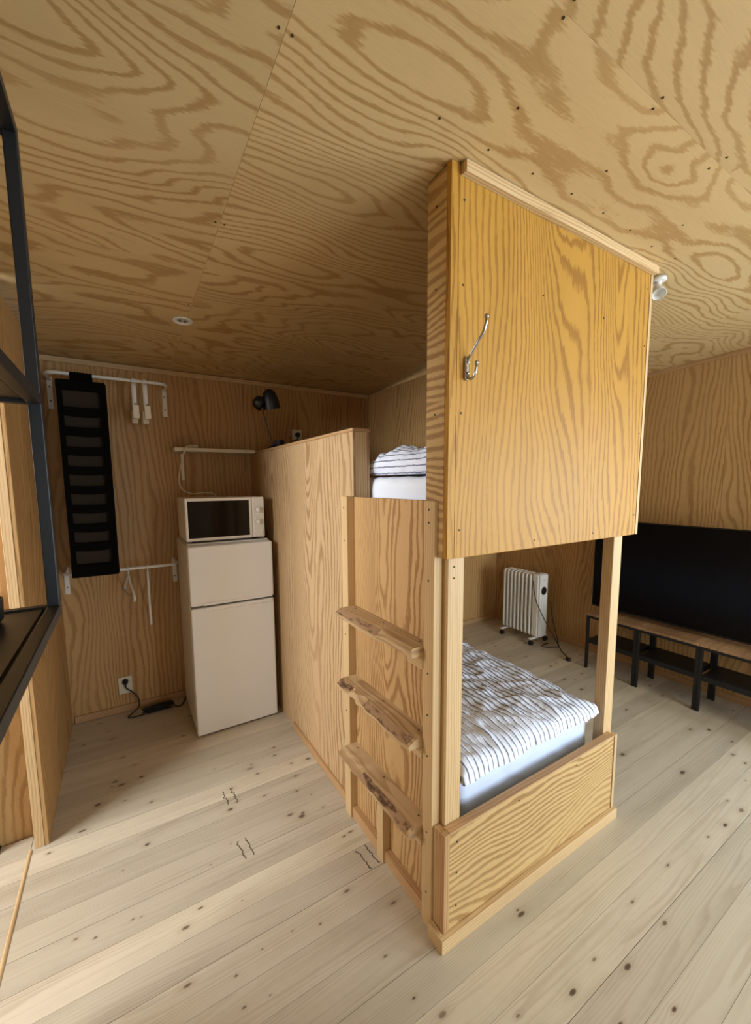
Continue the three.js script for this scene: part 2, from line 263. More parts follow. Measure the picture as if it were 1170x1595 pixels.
{ // partition on the left with its end post, alcove wall, far-left wall, front wall
  const p = structure('wall_partition', 'plywood partition beside the clothes rails with a pale end post', 'wall');
  board('side_panel', XP - 0.014, XP, 0, 2.245, ZB + 0.0005, -2.062, M.wall[1], p, 'y', { u: 0.2, v: 0.1 });
  board('end_post', XP - 0.046, XP - 0.0142, 0, 2.297, -2.125, -2.06, M.post, p, 'y');
  board('core', XP - 0.046, XP - 0.0145, 0, 2.245, ZB - 0.1, -2.126, M.batten, p, 'y');
  const a = structure('wall_alcove', 'brown plywood wall left of the partition', 'wall');
  board('wall_panel', -0.95, XP - 0.047, -0.02, 2.29, ZA - 0.018, ZA, M.wall[0], a, 'y', { u: 0.5, v: 0.3 }); board('wall_panel', XL, -0.951, -0.02, 2.29, ZA - 0.018, ZA, M.wall[1], a, 'y');
  box('wall_core', XL - 0.1, XP - 0.047, -0.05, 2.29, ZA - 0.12, ZA - 0.0185, M.sub, a, 0.002, 1);
  const l = structure('wall_left', 'plywood wall at the far left with a window', 'wall');
  for (const [y0, y1, z0, z1] of [[-0.05, 1.45, -2.16, -0.70], [2.26, 2.52, -2.16, -0.70], [-0.05, 2.52, -0.70, ZF + 0.1]]) board('wall_panel', XL - 0.12, XL, y0, y1, z0, z1, M.wall[0], l, 'y');
  const dw = structure('wall_doorway', 'plywood wall with the doorway at the left and the rack fixed to it', 'wall');
  board('wall_panel', -0.41, -0.364, 0, 2.50, -1.25, ZF, M.wall[1], dw, 'y'); board('lintel', -0.41, -0.365, 1.99, 2.36, -2.0595, -1.2505, M.wall[0], dw, 'z');
  const fw = structure('wall_front', 'plywood front wall behind the viewer with two windows', 'wall');
  for (const [x0, x1, y0, y1] of [[XL - 0.1, -0.3, -0.05, 2.52], [-0.3, 0.7, -0.05, 0.5], [-0.3, 0.7, 2.1, 2.52], [0.7, 1.45, -0.05, 2.52], [1.45, 3.15, -0.05, 0.4], [1.45, 3.15, 2.1, 2.52], [3.15, XR + 0.02, -0.05, 2.52]]) board('wall_panel', x0, x1, y0, y1, ZF, ZF + 0.12, M.wall[1], fw, 'y');
  const th = structure('trim_3', 'narrow pine threshold strip along the left floor edge', 'trim');
  const m = mesh('strip', grainUV(new THREE.CylinderGeometry(0.006, 0.006, 2.0, 12, 1, false, 0, Math.PI).rotateX(Math.PI / 2), 'z'), M.post, th); m.rotation.z = Math.PI / 2; m.position.set(-0.411, 0, -1.06);
}
function windowUnit(name, label, pos, w, h, turn) {
  const g = structure(name, label, 'window'); g.position.set(...pos); g.rotation.y = turn;
  for (const [x0, x1, y0, y1] of [[-w / 2, w / 2, 0, 0.05], [-w / 2, w / 2, h - 0.05, h], [-w / 2, -w / 2 + 0.05, 0.05, h - 0.05], [w / 2 - 0.05, w / 2, 0.05, h - 0.05], [-0.02, 0.02, 0.05, h - 0.05]]) box('frame', x0, x1, y0, y1, -0.08, -0.03, M.whitePaint, g, 0.003, 1);
  for (const s of [-1, 1]) box('pane', s > 0 ? 0.02 : -w / 2 + 0.05, s > 0 ? w / 2 - 0.05 : -0.02, 0.05, h - 0.05, -0.058, -0.054, M.glass, g, 0.0005, 1);
}
windowUnit('window_1', 'white framed window in the left wall', [XL, 1.45, -1.42], 1.44, 0.81, Math.PI / 2);
windowUnit('window_2', 'white framed wide window in the front wall', [2.3, 0.4, ZF], 1.7, 1.7, Math.PI);
windowUnit('window_3', 'white framed narrow window in the front wall', [0.2, 0.5, ZF], 1.0, 1.6, Math.PI);
windowUnit('window_4', 'white framed window in the right wall', [XR, 0.5, 0.85], 1.34, 1.5, -Math.PI / 2);
{ // half-height wall between nook and bunk
  const w = structure('wall_half', 'plywood half-height wall between the fridge nook and the bunk', 'wall');
  board('side_panel', 0.825, 0.837, 0, 1.714, ZB + 0.0005, -1.507, M.half, w, 'y', { u: 0.0, v: 0.0 });
  board('end_stud', 0.8372, 0.893, 0.05, 1.714, -1.56, -1.507, M.post, w, 'y');
  board('inner_panel', 0.8932, 0.905, 0, 1.714, ZB + 0.0005, -1.507, M.half, w, 'y', { u: 0.3, v: 0.8 });
  board('top_strip', 0.8372, 0.8928, 1.69, 1.714, ZB + 0.0005, -1.5605, M.batten, w, 'z');
  board('cap', 0.823, 0.907, 1.7145, 1.728, ZB + 0.0005, -1.505, M.batten, w, 'z');
  board('skirting', 0.812, 0.8248, 0, 0.04, -2.3, -1.556, M.batten, w, 'z');
}

// ------------------------------------------------------------------ bunk bed
{
  const b = thing('bunk_bed', 'built-in plywood bunk bed with tall foot panel and three wooden steps', 'bunk bed');
  // upper foot panel
  const up = board('foot_panel', 0.831, 1.868, 1.275, 2.353, -0.918, -0.900, M.foot, b, 'y', { u: 0.0, v: 0.03 }); up.userData.label = 'golden tall plywood panel closing the upper bunk';
  board('edge_strip', 0.803, 0.8305, 1.275, 2.357, -0.918, -0.900, M.foot, b, 'y', { u: 0, v: 0.2 }); board('edge_strip', 1.8715, 1.889, 1.275, 2.35, -0.918, -0.899, M.post, b, 'y');
  board('ceiling_strip', 0.836, 1.886, 2.327, 2.357, -0.8998, -0.878, M.post, b, 'x');
  board('side_stile', 0.803, 0.822, 1.275, 2.352, -1.000, -0.9185, M.low, b, 'z', { u: 0.2, v: 0.05 });
  board('side_wall', 1.845, 1.885, 1.275, 2.248, ZB + 0.0005, -0.9185, M.wall[0], b, 'y', { u: 0.1, v: 0.4 });
  board('bunk_deck', 0.907, 1.8445, 1.29, 1.325, ZB + 0.0005, -0.9665, M.batten, b, 'z');
  // posts
  board('post', 0.826, 0.892, 0.052, 1.3, -0.966, -0.919, M.post, b, 'y', { r: 0.003 }); board('post', 1.746, 1.81, 0.052, 1.289, -0.966, -0.919, M.post, b, 'y', { r: 0.003 });
  board('ladder_post', 0.790, 0.8248, 0, 1.447, -0.992, -0.942, M.post, b, 'y', { r: 0.002 });
  board('ladder_post', 0.790, 0.8248, 0, 1.447, -1.553, -1.503, M.post, b, 'y', { r: 0.002 });
  board('stud', 0.790, 0.8248, 0, 0.322, -1.28, -1.237, M.post, b, 'y', { r: 0.002 });
  board('ladder_panel', 0.825, 0.843, 0, 1.445, -1.5065, -0.967, M.lad, b, 'y', { u: 0, v: 0.02 });
  board('skirting', 0.800, 0.8248, 0, 0.05, -1.5025, -1.2805, M.batten, b, 'z'); board('skirting', 0.800, 0.8248, 0, 0.05, -1.2365, -0.9925, M.batten, b, 'z');
  // lower foot panel
  const lp = board('foot_panel', 0.8185, 1.776, 0.02, 0.388, -0.905, -0.887, M.low, b, 'x', { u: 0.0, v: 0.03 }); lp.userData.label = 'low pale plywood panel at the foot of the lower bunk';
  board('edge_strip', 0.796, 0.818, 0.02, 0.393, -0.905, -0.885, M.batten, b, 'y'); board('edge_strip', 1.779, 1.797, 0.02, 0.393, -0.905, -0.884, M.post, b, 'y');
  board('top_strip', 0.8185, 1.7785, 0.3885, 0.394, -0.918, -0.886, M.batten, b, 'x'); board('batten', 0.7975, 0.8235, 0.0, 0.39, -0.9415, -0.9055, M.batten, b, 'y');
  board('skirting', 0.776, 1.800, 0, 0.049, -0.8865, -0.868, M.post, b, 'x', { u: 0.1, v: 0.1 }); board('skirting', 0.776, 0.7958, 0, 0.049, -0.9415, -0.8867, M.post, b, 'z');
  board('base_box', 0.907, 1.795, 0.02, 0.235, ZB + 0.0155, -0.967, M.low, b, 'z');
  // steps: waney front edge, bark left on the sloping wane
  [[0.982, 1], [0.672, 2], [0.357, 3]].forEach(([y, k]) => {
    const N = 36, z0 = -1.5025, z1 = -0.993, pos = [], idx = [], wp = [], wi = [];
    for (let i = 0; i <= N; i++) {
      const t = i / N, z = z0 + (z1 - z0) * t, n1 = ns(t * 7 + k * 9, k * 3.3), n2 = ns(t * 19 + k * 5, 4.4), gap = k === 1 ? ss(0.62, 0.72, t) : k === 2 ? ss(0.2, 0.24, t) * (1 - ss(0.27, 0.34, t)) : 0.15;
      const xf = 0.730 + 0.008 * n1 + 0.004 * n2 + 0.010 * gap, xw = xf + 0.030 * (1 - gap * 0.75) + 0.014 * n1, yw = y - 0.017 * (1 - gap * 0.7);
      pos.push(0.8248, y - 0.032, z, 0.8248, y, z, xw, y, z, xf, yw, z, xf + 0.004, y - 0.032, z);
      wp.push(xw - 0.001, y - 0.0002, z, (xw + xf) / 2 - 0.0006, (y + yw) / 2 + 0.0022 + 0.0025 * n2, z, xf + 0.0005, yw + 0.0014, z);
    }
    const hasBark = (t) => (k === 1 ? t < 0.6 : k === 2 ? t < 0.19 || (t > 0.40 && t < 0.95) : t > 0.35 && t < 0.96);
    for (let i = 0; i < N; i++) { for (let j = 0; j < 5; j++) { const a = i * 5 + j, c = i * 5 + (j + 1) % 5; idx.push(a, c, a + 5, c, c + 5, a + 5); } if (hasBark(i / N)) for (let j = 0; j < 2; j++) { const a = i * 3 + j; wi.push(a, a + 1, a + 3, a + 1, a + 4, a + 3); } }
    for (const o of [0, N * 5]) idx.push(o, o + 2, o + 1, o, o + 3, o + 2, o, o + 4, o + 3);
    let g = new THREE.BufferGeometry(); g.setAttribute('position', new THREE.Float32BufferAttribute(pos, 3)); g.setIndex(idx); g = toCreasedNormals(g, 0.5); grainUV(g, 'z', k * 0.6 + 1.6, k * 0.05);
    const s = mesh('step', g, M.step, b);
    let bg = new THREE.BufferGeometry(); bg.setAttribute('position', new THREE.Float32BufferAttribute(wp, 3)); bg.setIndex(wi); bg.computeVertexNormals(); grainUV(bg, 'z', k * 0.7 + 1.6, 0);
    mesh('bark_edge', bg, M.bark, s);
    board('cleat', 0.786, 0.8247, y - 0.078, y - 0.0325, -1.075, -0.9925, M.post, b, 'z');
  });
  const sc = [];
  for (const y of [1.36, 1.7, 2.05, 2.27]) { sc.push([0.85, y, -0.8996, 'z'], [1.852, y, -0.8996, 'z'], [0.8026, y, -0.96, 'x']); }
  for (const x of [1.2, 1.55]) sc.push([x, 1.302, -0.8996, 'z'], [x, 2.1, -0.8996, 'z']);
  for (const [x, y] of [[0.85, 0.35], [0.85, 0.24], [1.15, 0.36], [1.5, 0.36], [0.85, 0.12]]) sc.push([x, y, -0.8866, 'z']);
  for (const y of [1.42, 1.38, 1.2, 0.9, 0.76, 0.62, 0.35, 0.13]) sc.push([0.7896, y, -0.968, 'x']);
  for (const y of [1.40, 1.26, 0.85, 0.5]) sc.push([0.7896, y, -1.53, 'x']);
  for (const y of [0.9822, 0.6722, 0.3572]) for (const z of [-1.46, -1.25, -1.03]) sc.push([0.805, y, z, 'y']);
  sc.push([0.85, 1.245, -0.9186, 'z'], [0.85, 1.21, -0.9186, 'z']);
  screws(sc, 0.0032, b);
}
// soft box: rounded, pushed about by noise
function softBox(w, h, d, r, seg, amp, freq, sd) {
  const g = mergeVertices(new THREE.BoxGeometry(w, h, d, 60, 18, 110).deleteAttribute('uv').deleteAttribute('normal'), 1e-5), p = g.attributes.position, c = V(0, 0, 0), q = V(0, 0, 0);
  for (let i = 0; i < p.count; i++) {
    q.set(p.getX(i), p.getY(i), p.getZ(i)); c.set(Math.max(-w / 2 + r, Math.min(w / 2 - r, q.x)), Math.max(-h / 2 + r, Math.min(h / 2 - r, q.y)), Math.max(-d / 2 + r, Math.min(d / 2 - r, q.z)));
    const n = q.clone().sub(c); if (n.lengthSq() > 1e-12) { n.normalize(); q.copy(c).addScaledVector(n, r); } 
    const e = amp * (ns(q.x * freq + sd, q.z * freq + q.y * freq * 2) + 0.6 * (0.4 - Math.abs(ns(q.x * freq * 1.7 + q.y * freq * 2.2, q.y * freq * 1.2 + q.z * freq * 1.7 + sd)) * 2)) * (q.y < -h / 2 + 0.03 ? 0 : 1);
    q.addScaledVector(n, e); p.setXYZ(i, q.x, q.y, q.z);
  }
  g.computeVertexNormals(); return g;
}
// slab with dense faces so that it can crease
function clothSlab(nx, nz, ny, f) {                   // f(a,b,side) -> [x,y,z]; closed tube of cross-sections is not needed: top, four sides
  const pos = [], idx = [], uv = [];
  const grid = (na, nb, fn) => { const o = pos.length / 3; for (let i = 0; i <= na; i++) for (let j = 0; j <= nb; j++) { const q = fn(i / na, j / nb); pos.push(q[0], q[1], q[2]); uv.push(q[3], q[4]); } for (let i = 0; i < na; i++) for (let j = 0; j < nb; j++) { const a = o + i * (nb + 1) + j; idx.push(a, a + 1, a + nb + 1, a + 1, a + nb + 2, a + nb + 1); } };
  f(grid); const g = new THREE.BufferGeometry(); g.setAttribute('position', new THREE.Float32BufferAttribute(pos, 3)); g.setAttribute('uv', new THREE.Float32BufferAttribute(uv, 2)); g.setIndex(idx); g.computeVertexNormals(); return g;
}
{ // lower mattress in a light blue sheet
  const t = thing('mattress', 'mattress in a light blue sheet on the lower bunk', 'mattress', [1.335, 0.236, -1.985]);
  const g = softBox(0.80, 0.235, 2.02, 0.045, 8, 0.005, 9, 3); 
  const m = mesh('sheet', g, M.sheetBlue, t); m.position.y = 0.1175;
}
{ // striped duvet: puckered top with rounded overhanging rim
  const cx = 1.325, cz = -1.93, W = 0.82, D = 1.99, nx = 130, nz = 240, y0 = 0.486, H = 0.062;
  const geo = clothSlab(0, 0, 0, (grid) => {
    const fn = (sgn) => (a, b) => {                   // a across x, b along z (0 = foot end)
      const ax = 2 * a - 1, bz = 2 * b - 1;
      const ex = 1 - Math.pow(Math.abs(ax), 10), ez = 1 - Math.pow(Math.abs(bz), 22), edge = Math.max(0, Math.min(ex, ez));
      const rim = Math.sqrt(Math.max(0, edge));
      let x = cx + ax * W / 2, z = cz - bz * D / 2;
      x += 0.010 * ns(z * 7, 3.1) * Math.abs(ax) ** 6; z += (0.020 * ns(x * 9, 7.7) + 0.008 * ns(x * 30, 1.7)) * Math.abs(bz) ** 30;
      const rg = 0.5 - Math.abs(ns(x * 5 - z * 3.5 + 4, z * 4.5 + x * 3 + 3)), fold = 0.018 * ns(x * 3.2 + 5, z * 3.0) + 0.010 * ns(x * 9, z * 6.5) + 0.06 * Math.max(0, rg - 0.34) + 0.012 * ns(x * 17 - z * 9, z * 14 + 3);
      const puck = 0.0036 * ns(x * 70, z * 55) + 0.0022 * Math.sin(x / 0.026 * Math.PI * 2);
      const top = y0 + (sgn > 0 ? H * rim * (1 + fold / H) + puck * rim : -0.012 * rim * 0);
      const u = x - 0.9 + 0.018 * ns(x * 4 + 2, z * 3.5), v = z + 3;
      return [x, sgn > 0 ? Math.max(y0 + 0.003 * rim, top) : y0, z, u, v];
    };
    grid(nx, nz, fn(1)); grid(40, 40, (a, b) => fn(-1)(1 - a, b));
  });
  const m = mesh('duvet', geo, M.duvet, scene); m.userData = { label: 'white duvet with thin dark stripes spread over the lower bunk', category: 'duvet' };
}
{ // upper mattress
  const t = thing('mattress', 'mattress in a white sheet on the upper bunk', 'mattress', [1.355, 1.326, -1.985]);
  const g = softBox(0.87, 0.200, 2.02, 0.04, 8, 0.006, 10, 9); const m = mesh('sheet', g, M.sheetWhite, t); m.position.y = 0.100;
}
{ // ruffled striped pillow on the upper bunk
  const L = 0.56, W = 0.36, H = 0.10, nx = 110, nz = 110, cx = 1.115, cz = -1.275, y0 = 1.534;
  const geo = clothSlab(0, 0, 0, (grid) => {
    const fn = (sgn) => (a, b) => {
      const bz = 2 * b - 1, A = 2 * a - 1, ax = Math.sign(A) * (1 - Math.pow(1 - Math.abs(A), 1.9));   // denser rows toward the long edges
      const e = Math.max(0, (1 - Math.pow(Math.abs(ax), 16)) * (1 - Math.pow(Math.abs(bz), 14))), k = Math.pow(e, 0.5);
      const x0 = cx + ax * W / 2, z0 = cz - bz * L / 2, x = x0 + 0.012 * ns(bz * 6, 2.2 + k * 2) * Math.abs(ax) ** 4 - 0.016 * Math.abs(ax) ** 8 * Math.sign(ax) * Math.sin(Math.min(1, k) * 3.1) * -1, z = z0 + 0.006 * ns(x0 * 20, z0 * 20 + k * 5);
      const y = sgn > 0 ? y0 + H * k * (1.0 + 0.28 * ns(x0 * 6, z0 * 9) + 0.22 * ns(x0 * 16, z0 * 22) + 0.18 * ss(-1.22, -1.05, z0)) + 0.005 * ns(x0 * 70, z0 * 70) * k : y0;
      return [x, Math.max(y0, y), z, (y - y0) * 0.95 + ax * W / 2 + 0.5, z + 3];
    };
    grid(nx, nz, fn(1)); grid(10, 10, (a, b) => fn(-1)(1 - a, b));
  });
  const m = mesh('pillow', geo, M.duvet, scene); m.userData = { label: 'plump striped pillow lying on the upper bunk', category: 'pillow' };
}
{ // chrome coat hook
  const t = thing('coat_hook', 'chrome double coat hook on the tall golden panel', 'hook', [0.866, 1.80, -0.8995]);
  const bp = mesh('back_plate', new THREE.CapsuleGeometry(0.010, 0.048, 6, 16), M.chrome, t); bp.scale.set(1, 1, 0.45); bp.position.set(0, 0.026, 0.0045);
  tube('hat_arm', [[0, 0.042, 0.006], [0, 0.058, 0.016], [0.001, 0.090, 0.045], [0.002, 0.108, 0.062], [0.002, 0.130, 0.072], [0.002, 0.142, 0.074]], 0.0042, M.chrome, t, 40, 12);
  tube('coat_arm', [[0, 0.012, 0.006], [0, -0.002, 0.012], [0, -0.006, 0.024], [0, 0.004, 0.036], [0, 0.020, 0.041], [0, 0.030, 0.041]], 0.0040, M.chrome, t, 40, 12);
  for (const [y, z, r] of [[0.146, 0.0745, 0.0068], [0.034, 0.041, 0.006]]) { const m = mesh('ball_tip', new THREE.SphereGeometry(r, 18, 12), M.chrome, t); m.position.set(0.001, y, z); }
  for (const y of [0.012, 0.043]) { const m = mesh('screw', new THREE.SphereGeometry(0.0048, 12, 8), M.chrome, t); m.scale.z = 0.5; m.position.set(0, y, 0.0105); }
}
{ // small white spotlight at the ceiling, just behind the panel's right edge
  const t = thing('ceiling_spotlight', 'small white spotlight at the ceiling beside the tall golden panel', 'lamp', [1.985, ceilY(-0.925) - 0.002, -0.925]);
  lathe('base', [[0, 0], [0.030, 0], [0.030, -0.014], [0.026, -0.018], [0, -0.018]], [0, 0, 0], M.whitePaint, t);
  cyl('neck', 0.011, 0.011, 0.018, [0, -0.026, 0], M.whitePaint, t);
  lathe('shade', [[0, 0.024], [0.014, 0.022], [0.021, 0.008], [0.027, -0.030], [0.024, -0.030], [0.018, -0.004], [0, 0.0]], [0, -0.052, 0], M.whitePaint, t, [-0.5, 0, -0.5]);
}
{ // recessed downlight
  const t = thing('ceiling_downlight', 'round white recessed downlight in the nook ceiling', 'lamp', [0.306, ceilY(-2.26) - 0.0005, -2.26]); t.rotation.x = -Math.atan(0.05);
  lathe('rim', [[0.026, 0], [0.045, 0], [0.0455, -0.003], [0.043, -0.006], [0.030, -0.0045], [0.026, 0]], [0, 0, 0], M.whitePaint, t, [0, 0, 0], 40);
  lathe('lens', [[0, -0.002], [0.020, -0.002], [0.026, -0.0005]], [0, 0, 0], M.lens, t);
  for (const s of [-1, 1]) box('spring', s * 0.012 - 0.005, s * 0.012 + 0.005, -0.0045, -0.002, -0.012, 0.012, M.steel, t, 0.001, 1);
}

// ------------------------------------------------------------------ nook
function clothesRail(label, y, py0, py1) {
  const t = thing('clothes_rail', label, 'clothes rail', [0, y, ZB], 'white clothes rails on the back wall');
  const z = 0.205;
  tube('rail', [[-0.315, 0, 0.006], [-0.315, 0, 0.10], [-0.313, 0, 0.155], [-0.298, 0, 0.19], [-0.262, 0, z], [-0.2, 0, z], [0, 0, z], [0.16, 0, z], [0.235, 0, z], [0.266, 0, 0.19], [0.279, 0, 0.155], [0.281, 0, 0.10], [0.281, 0, 0.006]], 0.0095, M.whitePaint, t, 120, 12);
  for (const x of [-0.315, 0.281]) {
    const p = box('bracket_plate', x - 0.013, x + 0.013, py0 - y, py1 - y, 0.0005, 0.006, M.whitePaint, t, 0.002, 1);
    for (const k of [0.25, 0.7]) cyl('screw', 0.004, 0.004, 0.002, [0, (k - 0.5) * (py1 - py0), 0.0036], M.screw, p, [Math.PI / 2, 0, 0], 10);
  }
}
clothesRail('white clothes rail near the ceiling, the upper of the two', 2.113, 1.945, 2.125);
clothesRail('white clothes rail at waist height beside the fridge, the lower of the two', 0.992, 0.835, 1.005);
{ // black hanging organizer
  const t = thing('hanging_organizer', 'black fabric hanging shelf organizer on the upper clothes rail', 'organizer', [-0.150, 0.985, -2.83]);
  const w = 0.225, H = 1.08, d = 0.07;
  box('back_panel', -w / 2 + 0.004, w / 2 - 0.004, 0.01, H - 0.01, -d / 2 + 0.020, -d / 2 + 0.024, M.fabric, t, 0.001, 1);
  for (const s of [-1, 1]) { const m = box('side_panel', s < 0 ? -w / 2 : w / 2 - 0.026, s < 0 ? -w / 2 + 0.026 : w / 2, 0, H, -d / 2 + 0.018, d / 2, M.blackFabric, t, 0.006, 2); m.rotation.y = s * -0.1; }
  box('top_panel', -w / 2, w / 2, H - 0.05, H + 0.002, -d / 2 + 0.018, d / 2, M.blackFabric, t, 0.012, 3); box('bottom_panel', -w / 2, w / 2, -0.003, 0.068, -d / 2 + 0.018, d / 2, M.blackFabric, t, 0.008, 3);
  for (let i = 1; i <= 8; i++) {
    const y = 0.068 + i * (H - 0.12) / 9, g = new RoundedBoxGeometry(w - 0.04, 0.042, d - 0.022, 3, 0.006, 3), p = g.attributes.position;
    const gg = new THREE.BoxGeometry(w - 0.045, 0.04, d - 0.022, 14, 1, 1), q = gg.attributes.position;
    for (let k = 0; k < q.count; k++) { const x = q.getX(k), s = 1 - (x / (w / 2)) ** 2; q.setY(k, q.getY(k) - 0.012 * s * (q.getY(k) < 0 ? 1 : 0.35)); }
    gg.computeVertexNormals(); const m = mesh('shelf', gg, M.blackFabric, t); m.position.set(0, y, 0.010); void g; void p;
  }
  const st = tubeGeo([[0, H - 0.01, 0.004], [0, H + 0.032, 0.006], [0, H + 0.061, -0.046 + 0.001], [0, H + 0.03, -0.068], [0, H + 0.0, -0.0695]], 0.0016, 30, 6); st.scale(1, 1, 1);
  const strip = new THREE.BoxGeometry(0.105, 0.002, 0.001); void strip; void st;
  // strap as a bent band over the rail (rail axis at y = 1.128, z = -0.051 here)
  const prof = []; for (let i = 0; i <= 16; i++) { const a = Math.PI * (i / 16); prof.push([1.128 + 0.0125 * Math.sin(a), -0.051 + 0.0125 * Math.cos(a)]); }
  const path = [[H - 0.02, -0.012], ...prof, [1.10, -0.0635]], pos = [], idx = [];
  for (const [y, z] of path) pos.push(-0.052, y, z, 0.052, y, z);
  for (let i = 0; i < path.length - 1; i++) idx.push(2 * i, 2 * i + 1, 2 * i + 2, 2 * i + 1, 2 * i + 3, 2 * i + 2);
  const g = new THREE.BufferGeometry(); g.setAttribute('position', new THREE.Float32BufferAttribute(pos, 3)); g.setIndex(idx); g.computeVertexNormals(); mesh('strap', g, M.blackFabric, t);
}
function hangerProto(name, label, x, yRail, clips, half = 0.19, drop = 0.24) {
  const t = thing(name, label, 'hanger', [x, yRail, ZB + 0.205], clips ? 'clip hangers on the upper rail' : 'plain hangers on the lower rail');
  const pts = []; for (let i = 0; i <= 14; i++) { const a = Math.PI * (1.2 * i / 14) - 0.35; pts.push([0, 0.0132 * Math.sin(a), -0.0136 * Math.cos(a)]); }
  if (clips) {                                        // trouser hanger: flat hook band, crossbar and two clips
    const hk = tube('hook', [...pts.reverse(), [0, -0.03, 0.013], [0, -0.11, 0.004], [0, -0.15, 0]], 0.0034, M.clear, t, 50, 8); hk.scale.x = 4.2;
    tube('crossbar', [[0, -0.155, -0.13], [0, -0.15, 0], [0, -0.155, 0.13]], 0.0055, M.clear, t, 20, 8);
    for (const z of [-0.11, 0.12]) { const c = box('clip', -0.016, 0.016, -0.235, -0.160, z - 0.018, z + 0.018, M.cream, t, 0.004, 2); box('clip_pad', -0.0175, 0.0175, -0.03, -0.008, -0.014, 0.014, M.whitePaint, c, 0.002, 1); }
  } else {
    tube('hook', [...pts.reverse(), [0, -0.018, 0.012], [0, -0.040, 0.0]], 0.0034, M.whitePaint, t, 50, 8);
    tube('shoulder_bar', [[0, -drop + 0.004, -half + 0.02], [0, -drop + 0.012, -half], [0, -drop + 0.04, -half + 0.015], [0, -drop * 0.55, -half * 0.5], [0, -0.045, -0.014], [0, -0.045, 0.014], [0, -drop * 0.55, half * 0.5], [0.002, -drop + 0.04, half - 0.015], [0.002, -drop + 0.012, half], [0, -drop + 0.004, half - 0.02]], 0.0068, M.whitePaint, t, 80, 8);
    tube('trouser_bar', [[0, -drop + 0.004, -half + 0.02], [0, -drop, 0], [0, -drop + 0.004, half - 0.02]], 0.0052, M.whitePaint, t, 30, 8);
  }
  return t;
}
hangerProto('trouser_hanger', 'translucent clip hanger on the upper rail, nearer the black organizer', 0.102, 2.113, true);
hangerProto('trouser_hanger', 'translucent clip hanger on the upper rail, nearer the rail end', 0.160, 2.113, true);
hangerProto('clothes_hanger', 'white plastic hanger on the lower rail, nearer the black organizer', 0.005, 0.992, false, 0.17, 0.17).rotation.y = 0.13;
hangerProto('clothes_hanger', 'white plastic hanger on the lower rail, nearer the fridge', 0.110, 0.992, false, 0.15, 0.33).rotation.y = -0.05;
{ // refrigerator
  const t = thing('refrigerator', 'small white two-door refrigerator in the nook', 'refrigerator', [0.5395, 0, -2.775]);
  const hw = 0.2425;
  box('body', -hw, hw, 0.022, 1.148, -0.24, 0.235, M.fridge, t, 0.006, 3); box('top_cover', -hw + 0.006, hw - 0.006, 1.1485, 1.158, -0.23, 0.215, M.fridge, t, 0.004, 2);
  const d1 = box('freezer_door', -hw, hw, 0.800, 1.148, 0.242, 0.286, M.fridge, t, 0.010, 4), d2 = box('fridge_door', -hw, hw, 0.012, 0.787, 0.242, 0.286, M.fridge, t, 0.010, 4);
  box('door_seal', -hw + 0.01, hw - 0.01, 0.03, 1.14, 0.2355, 0.2415, M.seal, t, 0.002, 1); box('door_gap', -hw + 0.004, hw - 0.004, 0.787, 0.800, 0.242, 0.272, M.seal, t, 0.002, 1);
  // scooped grips on the facing edges of the doors
  box('grip', -hw + 0.07, hw - 0.015, -0.1745, -0.158, 0.018, 0.0285, M.fridge, d1, 0.004, 3); box('grip', -hw + 0.07, hw - 0.015, 0.366, 0.387, 0.016, 0.0275, M.fridge, d2, 0.004, 3);
  for (const x of [-0.2, 0.2]) for (const z of [-0.2, 0.2]) cyl('foot', 0.014, 0.016, 0.022, [x, 0.011, z], M.rubber, t, [0, 0, 0], 14);
}
{ // microwave on the fridge
  const t = thing('microwave', 'white microwave oven with dark glass door on top of the refrigerator', 'microwave', [0.529, 1.1585, -2.74]);
  const hw = 0.2275;
  box('body', -hw, hw, 0.012, 0.262, -0.16, 0.172, M.white, t, 0.006, 3); for (const x of [-0.18, 0.18]) for (const z of [-0.12, 0.13]) cyl('foot', 0.012, 0.012, 0.012, [x, 0.006, z], M.rubber, t, [0, 0, 0], 12);
  const d = box('door', -hw, 0.152, 0.012, 0.264, 0.173, 0.192, M.white, t, 0.007, 4);
  const wz = 0.0096; box('window', -0.176, 0.172, -0.108, 0.108, wz - 0.002, wz + 0.0006, M.oven, d, 0.002, 2);
  box('inner_window', -0.118, 0.100, -0.060, 0.060, wz + 0.0004, wz + 0.0012, M.oven, d, 0.001, 1);
  const c = box('control_panel', 0.1535, hw, 0.012, 0.264, 0.173, 0.192, M.white, t, 0.007, 4);
  for (const y of [0.046, -0.028]) { const k = lathe('knob', [[0, 0.013], [0.0165, 0.012], [0.0195, 0], [0, 0]], [0.002, y, 0.0095], M.white, c, [Math.PI / 2, 0, 0]); box('grip_bar', -0.0032, 0.0032, 0.0125, 0.017, -0.015, 0.015, M.cream, k, 0.001, 1); 
    for (let i = 0; i < 9; i++) { const a = -2.3 + i * 0.575; box('dial_mark', Math.sin(a) * 0.0265 - 0.0012 + 0.002, Math.sin(a) * 0.0265 + 0.0012 + 0.002, y + Math.cos(a) * 0.0265 - 0.0012, y + Math.cos(a) * 0.0265 + 0.0012, 0.0094, 0.0099, M.seal, c, 0.0002, 1); } }
  box('open_button', -0.026, 0.026, -0.118, -0.072, 0.0094, 0.0125, M.white, c, 0.003, 2);
}
